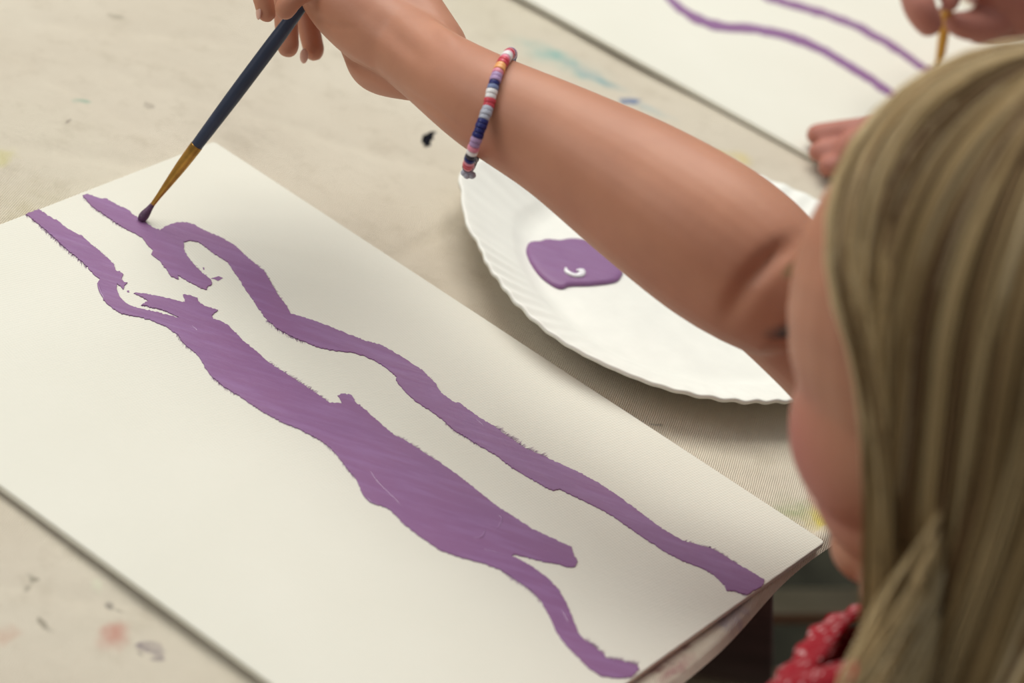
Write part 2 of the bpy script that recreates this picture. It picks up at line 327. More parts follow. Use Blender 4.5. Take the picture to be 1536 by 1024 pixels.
BB = [(124,293.5),(131.3,291.7),(147,297.6),(160.6,299.5),(176.3,308.3),(191.9,314.8),(198.7,322),(219.5,335.2),(229.3,342),(240,345.9),(248.8,340),(262.5,334.8),(278,333.8),(289.8,337),(305.5,345.9),(327,354.7),(350.4,367.4),(366,382),(379.7,393.8),(395.3,406.4),(405,423),(416.8,442.6),(428.5,458.2),(436.3,471.9),(446.4,473.7),(467.9,480.5),(489.4,488.4),(512.8,498),(546,510.8),(567.5,516.7),(587,526.4),(610.5,541),(633.9,556.7),(651.5,574.3),(661.3,589.9),(670,596),(682,604.5),(688.9,604.5),(701.6,614.2),(717.2,625.9),(740.6,639.6),(764,657.2),(791.4,674.8),(816.8,685.5),(839.4,695.9),(871.5,710.7),(898.8,725.6),(928.4,745.4),(953,763.9),(992.8,793.6),(1025,812),(1047,818),(1067,823.3),(1089,835.7),(1106.6,846.8),(1126.4,857.9),(1146.5,870.5),(1144,878),(1119.5,893),(1101.6,886.4),(1090.5,886.4),(1086.8,877.7),(1069.5,861.6),(1052,851.7),(1027.4,843),(1002.7,830.7),(975.4,813.4),(948.2,794.8),(918.5,773.8),(883.9,755.2),(839.4,734.2),(829.5,735.5),(820.8,732.5),(799.8,720.6),(768,702),(744.5,683.6),(721,669.9),(691.8,652.3),(682,646.4),(668.4,633.8),(652.7,621),(625.4,603.5),(611.7,591.8),(600,579),(593.9,570.4),(594.8,565.5),(583,554.8),(565.5,543),(546,534.3),(530.4,529.4),(497.2,525.5),(477.7,521.6),(458,513.8),(434.7,504),(415,492.3),(399.5,478.6),(387.8,463),(380,450.3),(370,436.7),(356.3,415.2),(342.6,394.7),(325,383),(311.3,373.2),(297.7,363.5),(285.9,361),(275.2,363.5),(275.2,374.2),(280,384),(287.9,393.8),(295.7,403.5),(307.4,413.3),(317.2,422),(317.2,427.9),(312.3,428.9),(309.4,434.8),(301.6,432.8),(285.9,424),(266.4,412.9),(267.4,419),(256.6,415.2),(248.8,403.5),(239,390.8),(226.4,382),(230.3,376.2),(223.4,370.3),(213.7,357.6),(200,348.8),(188,343.5),(172.3,333.7),(152.8,320),(137.2,309.3)]
def W2(pts, z=ZB): return [P(p[0], p[1], z)[:2] for p in pts]
def fringe(path, out, n, lmin, lmax, wd, skew=.35):
    """small dry-brush bristle marks along the edge of a stroke"""
    res = []; pts = [np.array(p, float) for p in path]; seg = [np.linalg.norm(pts[i+1]-pts[i]) for i in range(len(pts)-1)]; tot = sum(seg)
    wd *= .62; lmax *= .95; lmin *= .7; n = int(n*1.9)
    for _ in range(n):
        u = random.random()*tot; i = 0
        while i < len(seg)-1 and u > seg[i]: u -= seg[i]; i += 1
        t = (pts[i+1]-pts[i])/seg[i]; nr = np.array([-t[1], t[0]])
        if nr@np.array(out) < 0: nr = -nr
        p = pts[i]+t*u-nr*1.5+nr*random.random()**2*lmax*.5; d = nr+t*random.uniform(.1, 1.3); d /= np.linalg.norm(d)
        L = random.uniform(lmin, lmax); w = random.uniform(.5, 1)*wd; s = np.array([-d[1], d[0]])
        res.append([p-s*w, p+d*L*.5-s*w*.8, p+d*L, p+d*L*.5+s*w*.8, p+s*w])
    return res
def specks(poly_mesh, lists, z, name, mat, parent):
    mm = M()
    for q in lists:
        w = W2(q); n = len(w); k = 1e-4
        c_ = sum(w[i][0]*w[(i+1) % n][1]-w[(i+1) % n][0]*w[i][1] for i in range(n))
        mm.add([(a[0], a[1], z+k) for a in (w if c_ > 0 else w[::-1])], [tuple(range(n))])
    return mm.obj(name, mat, parent, smooth=False)
FR = fringe([(59,337),(72,349),(86,362),(102,376),(117,388),(130,400)], (-1, .6), 150, 2, 6, .38)+fringe([(38,322),(46,327),(59,337)], (-1, .4), 20, 2, 5, .5)
FR += fringe([(137,368),(149,377),(160,387),(170,397)], (1, -.6), 22, 2, 4, .6)+fringe([(200,440),(219,441),(236,445)], (-.2, -1), 14, 2, 4, .5)
FR += fringe([(212,458),(227,461),(244,465),(258,471)], (0, -1), 36, 3, 8, .5)+fringe([(265,501),(276,515),(289,527)], (-1, 1), 26, 2, 6, .5)
FR += fringe([(317,565),(335,580),(356,593)], (-1, 1), 46, 2, 5, .5)+fringe([(401,544),(425,558),(450,575),(472,589),(493,604)], (1, -1), 70, 3, 7, .5)
FR += fringe([(591,653),(612,663),(638,681),(661,696)], (1, -1), 50, 2, 6, .5)+fringe([(425,635),(448,643),(472,656)], (-.5, 1), 30, 2, 4, .5)
FR += fringe([(480,660),(494,671),(505,682),(521,703),(535,720)], (-1, 1), 40, 2, 5, .5)+fringe([(752,855),(776,872),(798,887),(811,901)], (-1, 1), 60, 2, 6, .5)
FR += fringe([(876,960),(893,971),(905,981)], (1, -1), 40, 3, 8, .6)+fringe([(909,988),(929,991),(956,998)], (.3, -1), 55, 3, 8, .7)+fringe([(947,1016),(926,1017),(904,1014)], (0, 1), 25, 1, 3, .6)
FR2 = fringe([(124,293),(137,309),(152,320),(172,334),(188,343)], (-1, 1), 46, 2, 5, .6)+fringe([(379,394),(395,406),(405,423),(417,443),(428,458),(436,472)], (1, -1), 55, 2, 5, .6)
FR2 += fringe([(399,479),(415,492),(434,504),(458,514)], (-1, 1), 60, 2, 6, .6)+fringe([(634,557),(651,574),(661,590)], (1, -.6), 16, 2, 4, .6)
FR2 += fringe([(740,640),(764,657),(791,675),(817,686)], (.6, -1), 90, 3, 9, .5)+fringe([(668,634),(682,646),(692,652),(721,670)], (-.6, 1), 40, 2, 5, .5)
FR2 += fringe([(1025,812),(1047,818),(1067,823),(1089,836),(1107,847)], (.5, -1), 80, 2, 6, .6)+fringe([(1102,886),(1119,893)], (-.3, 1), 22, 2, 4, .7)+fringe([(287,394),(296,403),(307,413)], (1, -1), 14, 2, 5, .5)
BA = rough_line(BA, 2.2, .75); BB = rough_line(BB, 2.2, .7)
s1 = flatpoly('paint_stroke', [W2(BA)], ZB+.00015, .00012, .00022, MAT['paint'], b1)
s2 = flatpoly('paint_stroke', [W2(BB)], ZB+.00015, .00012, .00022, MAT['paint'], b1)
SP = [[(316,417.5),(322,416),(328,414.2),(334.5,417),(327,421.5),(322,419)], [(190,436),(193.5,435.5),(194,438.5),(191,438.6)], [(304,401),(306,401),(307,404),(305,405)]]
specks(None, FR+FR2+SP, ZB, 'bristle_marks', MAT['paint'], b1)
# raised dabs and ridges left by the brush
def ridge(px, r, mat=MAT['paint'], z=ZB+.0002):
    return M().tube([P(a, b, z) for a, b in px], r, 8, squash=((0, 0, 1), .8))
for px, r in (([(535,680),(552,702),(566,722),(586,742),(604,760),(616,775)], .0005), ([(730,789),(722,806),(706,806)], .0007), ([(700,815),(726,813)], .0004), ([(736,770),(752,776),(748,790),(735,800)], .0006),
              ([(738,770),(752,772)], .0004), ([(278,478),(292,492),(306,504)], .00045), ([(372,580),(392,592),(420,602),(460,616)], .0004), ([(706,620),(720,634),(730,643)], .0005), ([(640,716),(652,724)], .0004),
              ([(500,604),(520,622),(545,640)], .0004), ([(459,486),(470,492),(484,495)], .0004), ([(150,424),(148,428),(152,440),(160,453)], .0006), ([(549,742),(556,752),(572,757)], .0006), ([(766,834),(740,828),(716,820)], .0006), ([(836,900),(848,925),(858,946)], .0005)):
    rr = np.sin(np.linspace(.35, 2.8, len(px)))*r; ridge(px, rr).obj('paint_ridge', MAT['paint_wet'], b1)

# second board, further up the table
q0 = P(798, 2, ZB); q1 = P(1215, 232, ZB); dd = (q1-q0)/np.linalg.norm(q1-q0); nn = np.array([-dd[1], dd[0], 0])
if nn[1] < 0: nn = -nn
R0 = q1+dd*.040; L0 = R0-dd*.40
b2 = board([L0, R0, R0+nn*.28, L0+nn*.28], .0006, ZB-.0006, 'white canvas board with two thin violet lines, at the top right behind the arm')
def strip(pts, wpx):
    up_, dn = [], []
    pts = [np.array(p, float) for p in pts]
    for i, p in enumerate(pts):
        t = pts[min(i+1, len(pts)-1)]-pts[max(i-1, 0)]; t /= np.linalg.norm(t); n = np.array([-t[1], t[0]]); w = wpx[i] if hasattr(wpx, '__len__') else wpx
        up_.append(p-n*w/2); dn.append(p+n*w/2)
    return rough_line(up_+dn[::-1], 8, 1.0)
l1 = strip([(985,-30),(1000,-6),(1020,14),(1048,30),(1082,41),(1120,42),(1165,50),(1205,62),(1245,82),(1285,106),(1330,136),(1370,170)], [11,11,12,13,14,13,13,14,12,12,12,12])
l2 = strip([(1110,-30),(1150,-4),(1190,8),(1240,22),(1290,42),(1330,64),(1365,88),(1400,114),(1440,150)], 11)
flatpoly('paint_stroke', [W2(l1)], ZB+.00015, .0001, .0002, MAT['paint'], b2); flatpoly('paint_stroke', [W2(l2)], ZB+.00015, .0001, .0002, MAT['paint'], b2)

# ------------------------------------------------------------------ paper plate and its pool of paint
PC = np.array([.067, .996, 0]); PR = .112
def plate_profile(r, a):
    R = r/PR
    if R < .64: z = .0016
    elif R < .72: k = (R-.64)/.08; z = .0016+.0035*k*k
    else: k = (R-.72)/.28; z = .0051+.0135*k**1.05
    fl = max(0, (R-.70)/.30); z -= .0007*math.exp(-((R-.715)/.012)**2); z += .0005*fl*(.7+.5*math.sin(a*5+1))*math.sin(a*64+.6*math.sin(a*7))
    z += .0010*fl*math.sin(a*2+.8)
    return z
PO = [(687,262),(690,300),(697,330),(720,375),(745,420),(775,458),(805,487),(840,513),(880,535),(920,553),(960,569),(1000,582),(1045,592),(1090,598),(1150,601),(1180,600)]
pa = []
for q in PO:
    w_ = P(*q, .0165)-PC; pa.append((math.atan2(w_[1], w_[0]) % (2*math.pi), np.hypot(w_[0], w_[1])/PR))
for q in ((1215, 298), (1185, 284), (1110, 258), (1070, 242), (1030, 232), (1245, 312), (1280, 330)):
    w_ = P(*q, .0165)-PC; pa.append((math.atan2(w_[1], w_[0]) % (2*math.pi), np.hypot(w_[0], w_[1])/PR))
w_ = P(1150, 270, .0165)-PC; pa.append((math.atan2(w_[1], w_[0]) % (2*math.pi), np.hypot(w_[0], w_[1])/PR))
pa.sort()
def outl(a):
    a = a % (2*math.pi); w = [math.exp(-((((a-b+math.pi) % (2*math.pi))-math.pi)/.10)**2) for b, _ in pa]
    return (sum(x*r for x, (_, r) in zip(w, pa))+.15*1.0)/(sum(w)+.15)
OUT = [outl(2*math.pi*k/(64*6)) for k in range(64*6)]
m = M(); radii = list(np.linspace(0.001, .62, 8)*PR)+list(np.linspace(.64, .985, 16)*PR)+[PR*.995, PR*1.0, PR*.998]; NA = 64*6
V = []
for i, r in enumerate(radii):
    for k in range(NA):
        a = 2*math.pi*k/NA; z = plate_profile(min(r, PR*.99), a)
        if i == len(radii)-2: z -= .0006
        if i == len(radii)-1: z -= .0022
        rr = r*(1+(OUT[k]-1)*(r/PR)**2); V.append((PC[0]+rr*math.cos(a), PC[1]+rr*math.sin(a), z))
top = len(V)
for r in radii[:-1][::-1]:
    for k in range(NA):
        a = 2*math.pi*k/NA; rr = r*(1+(OUT[k]-1)*(r/PR)**2)-.0006; V.append((PC[0]+rr*math.cos(a), PC[1]+rr*math.sin(a), plate_profile(min(r, PR*.985), a)-.0014))
nr = len(V)//NA; Fc = [(i*NA+k, i*NA+(k+1) % NA, (i+1)*NA+(k+1) % NA, (i+1)*NA+k) for i in range(nr-1) for k in range(NA)]
Fc = [f[::-1] for f in Fc]; Fc += [tuple(range(NA)), tuple(range((nr-1)*NA, nr*NA))[::-1]]
plate = mesh_obj('paper_plate', V, Fc, MAT['plate'], None, (PC[0], PC[1], 0)); tag(plate, 'round white paper plate with a fluted rim beneath the arm', 'plate')
BL = [(795,363),(809,361.7),(818.7,358.8),(838.6,360.5),(852.7,358),(871,358.8),(895,364),(918,380),(934,396),(935,408),(927.7,419.7),(914.8,423.8),(897,426),(879.6,427.3),(862,427.5),(852.7,428.5),(843.3,432),(831.6,428.5),(815,417),(803.4,404.5),(794,390),(789.4,378.7),(790.5,369)]
# smooth closed outline
def cr_closed(p, k=5):
    p = np.array(p, float); n = len(p); out = []
    for i in range(n):
        a, b, c, d = p[i-1], p[i], p[(i+1) % n], p[(i+2) % n]
        for t in np.linspace(0, 1, k+1)[:-1]: out.append(.5*((2*b)+(-a+c)*t+(2*a-5*b+4*c-d)*t*t+(-a+3*b-3*c+d)*t**3))
    return out
poly = np.array(W2(cr_closed(BL), .0025)); cen = poly.mean(0); zb = .0017
rings = [(1.0, 0.0), (1.0, .0006), (.985, .0012), (.955, .0017), (.90, .0020), (.8, .0021), (.6, .0022), (.35, .0021), (.1, .0021)]
V = []; n = len(poly)
for (s, h) in rings:
    for p in poly:
        q = cen+(p-cen)*s; V.append((q[0], q[1], zb+h+(.00015*noise.noise(Vector((q[0]*90, q[1]*90, 0))) if s < .9 else 0)))
Fc = [(i*n+k, i*n+(k+1) % n, (i+1)*n+(k+1) % n, (i+1)*n+k) for i in range(len(rings)-1) for k in range(n)]+[tuple(range((len(rings)-1)*n, len(rings)*n))]
if np.cross(np.r_[poly[n//3]-poly[0], 0], np.r_[poly[2*n//3]-poly[0], 0])[2] < 0: Fc = [f[::-1] for f in Fc]
t = paint_mat('pooled violet paint', (138, 100, 144), (142, 104, 148), (140, 98, 140))
pud = mesh_obj('paint_puddle', V, Fc, t, None, (cen[0], cen[1], zb)); tag(pud, 'pool of wet violet paint on the white paper plate', 'paint')
M().tube([P(a, b, .0042) for a, b in ((849,402),(850,407),(856,411),(864,413),(872,411),(873,406),(866,405))], [.0006, .0013, .0014, .0013, .0017, .0015, .0006], 10, squash=((0, 0, 1), .7)).obj('swirl', MAT['glint_white'], pud)['label'] = 'white swirl painted as the highlight on the wet pool'  # raised white ridge stands in for the highlight on the wet paint

# ------------------------------------------------------------------ paintbrush in the girl's hand
tip = P(212, 329, ZB+.0006); dH = .935
gp = D(425, 45, dH)                      # a point on the handle at the fingertips
def on(x, y):                            # point on the straight brush axis whose picture position is closest
    best = min(np.linspace(-.1, 1.8, 800), key=lambda s: (lambda q: np.hypot(*(np.array(pxy(q))-(x, y))))(tip+(gp-tip)*s)); return tip+(gp-tip)*best
def pxy(p):
    q = p-CP; d = q@fwd; return 768+F*(q@CR)/d, 512-F*(q@CU)/d
def pr(x, y, w): p = on(x, y); return p, w/2*((p-CP)@fwd)/F
brush = thing('paintbrush', tip, 'dark blue handled paintbrush held by the girl, its tip on the painted board', 'paintbrush')
L = [pr(288, 218, 18), pr(315, 180, 20.5), pr(350, 135, 22.5), pr(385, 92, 23), pr(418, 52, 22.5), pr(455, 5, 19), pr(500, -55, 15), pr(560, -130, 11)]
M().tube([a[0] for a in L], [a[1] for a in L], 20).obj('handle', MAT['navy'], brush)
L = [pr(290.5, 214.5, 19.5), pr(287, 220, 19.5), pr(268, 245, 17.5), pr(248, 273, 12.5), pr(234, 292, 8.5), pr(225, 305, 7.5)]
M().tube([a[0] for a in L], [a[1] for a in L], 20, caps=0).obj('ferrule', MAT['brass'], brush)
L = [pr(226, 304, 7.5), pr(221, 311, 10), pr(216, 320, 14.5)]; L.append((tip+np.array([.0004, 0, .0012]), .0022)); 
M().tube([a[0] for a in L], [a[1] for a in L], 16, caps=2).obj('bristles', MAT['bristle'], brush)

# ------------------------------------------------------------------ the girl
SKIN_ARM = (186, 134, 106)
az, pt = math.radians(46), math.radians(24)
hf = np.array([-math.cos(az)*math.cos(pt), math.sin(az)*math.cos(pt), -math.sin(pt)])
hu = np.array([-math.cos(az)*math.sin(pt), math.sin(az)*math.sin(pt), math.cos(pt)])
hl = np.cross(hu, hf)                     # her left
HCn = P(1562, 502, .222)
def Hd(f, l, u): return HCn+hf*f+hl*l+hu*u
def C3(x, y, d, rpx): p = D(x, y, d); return p, rpx*((p-CP)@fwd)/F
def chain(m, L, n=24, **k): m.tube([a[0] for a in L], [a[1] for a in L], n, **k)
g = M()
# right arm
arm = [C3(588, 52, .905, 60), C3(640, 94, .885, 60), C3(728, 153, .860, 74.5), C3(840, 213, .840, 89), C3(950, 281, .820, 109), C3(1050, 348, .803, 121), C3(1112, 392, .795, 120), C3(1150, 422, .792, 113)]
chain(g, arm, 32)
SH = P(1490, 690, .075)
ua = [C3(1120, 398, .800, 108), C3(1172, 436, .803, 106), C3(1238, 500, .803, 104), C3(1330, 585, .80, 110), (SH, .034)]
chain(g, ua, 32)
# palm and heel of the hand
chain(g, [C3(655, 100, .887, 58), C3(575, 50, .905, 61), C3(522, 8, .915, 58), C3(488, -28, .925, 50)], 24)
chain(g, [C3(650, 80, .895, 56), C3(590, 5, .915, 64), C3(560, -40, .925, 62), C3(520, -80, .935, 50)], 24)
chain(g, [C3(620, 112, .90, 40), C3(568, 98, .918, 42), C3(545, 72, .925, 34), C3(530, 40, .93, 30)], 20)
chain(g, [C3(560, -10, .935, 50), C3(500, -70, .945, 46)], 20)
# fingers: knuckles above the frame, curled down to the brush handle
chain(g, [C3(500, -30, .920, 30), C3(466, -22, .914, 22), C3(440, -4, .912, 18.5), C3(428, 14, .914, 17)], 16)                # thumb
chain(g, [C3(500, -85, .935, 26), C3(430, -110, .935, 22), C3(392, -70, .925, 19), C3(392, -20, .922, 17.5), C3(400, 20, .925, 15)], 16)   # index
chain(g, [C3(520, -80, .950, 26), C3(462, -95, .955, 22), C3(428, -50, .955, 20), C3(428, 10, .952, 19), C3(432, 70, .950, 17.5)], 16)      # middle
chain(g, [C3(545, -60, .958, 24), C3(500, -70, .965, 21), C3(462, -40, .968, 19), C3(460, 20, .966, 18), C3(471, 76, .962, 16.5)], 16)      # ring
chain(g, [C3(565, -35, .955, 22), C3(520, -30, .970, 18), C3(480, -20, .975, 15), C3(462, 0, .975, 14), C3(458, 28, .973, 13)], 16)         # little
# head
def hel(f, l, u, rf, rl, ru, tilt=0):
    c, s = math.cos(tilt), math.sin(tilt); a = hf*c+hu*s; b = hu*c-hf*s
    g.ell(Hd(f, l, u), (a*rf, hl*rl, b*ru), 32)
hel(-.008, 0, .008, .082, .064, .068)          # cranium
hel(.030, 0, .000, .058, .061, .070)           # forehead and temples
hel(.032, 0, -.050, .046, .044, .048)          # jaw
for sgn in (1, -1):
    hel(.037, sgn*.030, -.037, .035, .0265, .034); hel(.038, sgn*.021, -.056, .032, .024, .030)   # cheek
    hel(.070, sgn*.026, -.012, .010, .012, .009)   # eyeball under lid
    hel(.067, sgn*.024, .008, .010, .020, .007)    # brow
    hel(-.012, sgn*.054, -.022, .012, .008, .018, -.2)  # ear
hel(.062, 0, -.088, .018, .020, .015)          # chin
hel(.082, 0, -.018, .010, .007, .022, .35)     # nose bridge
hel(.093, 0, -.034, .010, .010, .009)          # nose tip
hel(.090, .009, -.036, .007, .006, .006); hel(.090, -.009, -.036, .007, .006, .006)
hel(.080, 0, -.056, .010, .019, .0055); hel(.078, 0, -.066, .010, .016, .0055)     # lips
# neck, torso, shoulders
NK = HCn+np.array([.010, -.006, -.098])
fz = np.array([-math.cos(math.radians(34)), math.sin(math.radians(34)), 0]); lz = np.cross([0, 0, 1], fz)          # torso forward / her left
NB = HCn+np.array([0, 0, -.118])-fz*.062
chain(g, [(Hd(-.022, 0, -.045), .036), (Hd(-.026, 0, -.08)*.6+NK*.4, .034), (NK, .034), (NB+np.array([0, 0, -.02]), .045)], 24)
SHr = SH; SHl = NB+lz*.108+np.array([0, 0, -.050])-fz*.005
PV = NB-fz*.13+np.array([0, 0, -.37])
g.tube([NB+np.array([0, 0, -.035]), NB*.75+PV*.25, NB*.4+PV*.6, PV], [.050, .084, .080, .088], 32, squash=(fz, .72))
g.tube([SHl, NB+lz*.05+np.array([0, 0, -.018]), NB-lz*.05+np.array([0, 0, -.018]), SHr], [.034, .036, .036, .036], 24)
EL = SHl+fz*.04-np.array([0, 0, .165])+lz*.01; WR = EL+fz*.13-lz*.05+np.array([0, 0, -.02])
g.tube([SHl, (SHl+EL)/2, EL], [.034, .030, .026], 20); g.tube([EL, (EL+WR)/2, WR], [.027, .025, .019], 20)
g.tube([WR, WR+fz*.035-lz*.008], [.020, .021], 18, squash=((0, 0, 1), .6))
for k in range(4):
    b = WR+fz*.045+lz*(.016-.0105*k)-lz*.008; g.tube([b, b+fz*.022, b+fz*.036-np.array([0, 0, .006])], [.0058, .0055, .005], 12)
b = WR+fz*.01-lz*.026; g.tube([b, b+fz*.02-lz*.008, b+fz*.034-lz*.006], [.0065, .006, .0055], 12)
for sg in (1, -1):       # thighs and calves below the table
    h = PV+lz*.05*sg; kn = h+fz*.235+lz*.015*sg+np.array([0, 0, -.005]); an = kn+np.array([0, 0, -.255])-fz*.02
    g.tube([h, (h+kn)/2, kn], [.066, .056, .045], 24); g.tube([kn, kn*.6+an*.4, an], [.043, .041, .026], 20)
    an[2] = -TZ+.035; g.tube([kn*.2+an*.8, an], [.03, .025], 16); g.tube([an+np.array([0, 0, -.012]), an+fz*.09+np.array([0, 0, -.018])], [.022, .017], 16)
girl = thing('person', (PV[0], PV[1], -TZ), 'blonde girl in a red top leaning over the table and painting with her outstretched arm', 'person')
blush_c = Hd(.058, .048, -.052)-np.array(girl['base'])
lip = Hd(.09, 0, -.061)-np.array(girl['base'])
MAT['skin'] = skin_mat('light tanned skin', SKIN_ARM, [(blush_c, .034, .55, (190, 96, 92)), (lip, .016, .6, (190, 90, 90))])
body = g.obj('body', MAT['skin'], girl); fuse(body, .0013, 7, .6)
def grooves(o, base, lst):
    me = o.data; n = len(me.vertices); co = np.zeros(n*3); me.vertices.foreach_get('co', co); co = co.reshape(-1, 3); nr = np.zeros(n*3); me.vertices.foreach_get('normal', nr); nr = nr.reshape(-1, 3)
    wpt = co+np.array(base); q = wpt-CP; d = q@fwd; X_ = 768+F*(q@CR)/d; Y_ = 512-F*(q@CU)/d
    face = np.clip(-(nr*(q/np.linalg.norm(q, axis=1)[:, None])).sum(1)*3, 0, 1); mv = np.zeros(n)
    for (pts, dep, wd, lo, hi) in lst:
        best = np.full(n, 1e9); tt = np.zeros(n); tot = len(pts)-1
        for i in range(tot):
            a = np.array(pts[i], float); b = np.array(pts[i+1], float); ab = b-a; L = ab@ab
            u = np.clip(((X_-a[0])*ab[0]+(Y_-a[1])*ab[1])/L, 0, 1); dd = np.hypot(X_-a[0]-u*ab[0], Y_-a[1]-u*ab[1])
            k = dd < best; best[k] = dd[k]; tt[k] = (i+u[k])/tot
        mv += dep*np.exp(-(best/wd)**2)*np.sin(np.pi*np.clip(tt*.86+.07, 0, 1))*((d > lo) & (d < hi))
    co -= nr*(mv*face)[:, None]; me.vertices.foreach_set('co', co.ravel()); me.update()
grooves(body, girl['base'], [([(1190, 360), (1156, 388), (1122, 424), (1092, 474)], .0042, 17, .8, 1.1), ([(1170, 362), (1150, 400)], .0010, 5, .8, 1.1), ([(474, 26), (500, 39), (532, 43)], .0009, 3.5, .9, 1.3),
    ([(503, 76), (530, 95), (562, 113), (605, 143)], .0016, 5, .9, 1.3), ([(640, 8), (668, 48), (690, 66)], -.0012, 12, .9, 1.3), ([(600, 128), (660, 170), (720, 215)], .0006, 4, .9, 1.3), ([(560, 20), (600, 62), (640, 95)], .0012, 16, .9, 1.3)])
# nails
def nail(parent, p, n, up, r=.0042):
    n = n/np.linalg.norm(n); up = up/np.linalg.norm(up); s = np.cross(n, up)
    M().ell(p, (s*r*.85, up*r*1.15, n*.0009), 16).obj('fingernail', MAT['nail'], parent)['label'] = 'pale fingernail'
MAT['nail'] = simple('fingernail', (214, 168, 150), .3, .5, .05, 100)
vw = -(D(458, 82, .96)-CP); vw /= np.linalg.norm(vw)
nail(girl, D(456, 84, .9600)+vw*.0034, vw-CR*.9, -CU, .0030)
nail(girl, D(388, 18, .925)+vw*.0012, vw*.5-CR, -CU, .0030)
# eyes and lashes
MAT['dark'] = simple('dark lash', (52, 36, 30), .6, .2, .1, 50); MAT['eye'] = simple('eye white', (225, 222, 215), .15, .5, .03, 50)
for sg in (1, -1):
    e = M().ell(Hd(.0725, sg*.025, -.013), (hf*.0075, hl*.008, hu*.0056), 20).obj('eyeball', MAT['eye'], girl)
    lm = M()
    for k in range(16):
        a = -1.1+2.2*k/15; p = Hd(.0800-.0035*a*a, sg*.026+.0105*a, -.0105-.0010*a*a)
        lm.tube([p, p+hf*.0045-hu*.0012+hl*a*.0015, p+hf*.0085-hu*.0005+hl*a*.0035], [.00042, .0003, .00012], 5, caps=1)
    lm.obj('eyelashes', MAT['dark'], girl)
    bm_ = M()
    for k in range(26):
        a = -1+2*k/25; p = Hd(.0805-.006*a*a*.8, sg*(.023+.013*a), .011-.003*a*a); bm_.tube([p, p+hl*sg*.006+hu*.0015], [.0005, .0002], 5, caps=1)
    bm_.obj('eyebrow', simple('fair brow', (140, 116, 84), .7, .2, .1, 50) if sg == 1 else bpy.data.materials['fair brow'], girl)

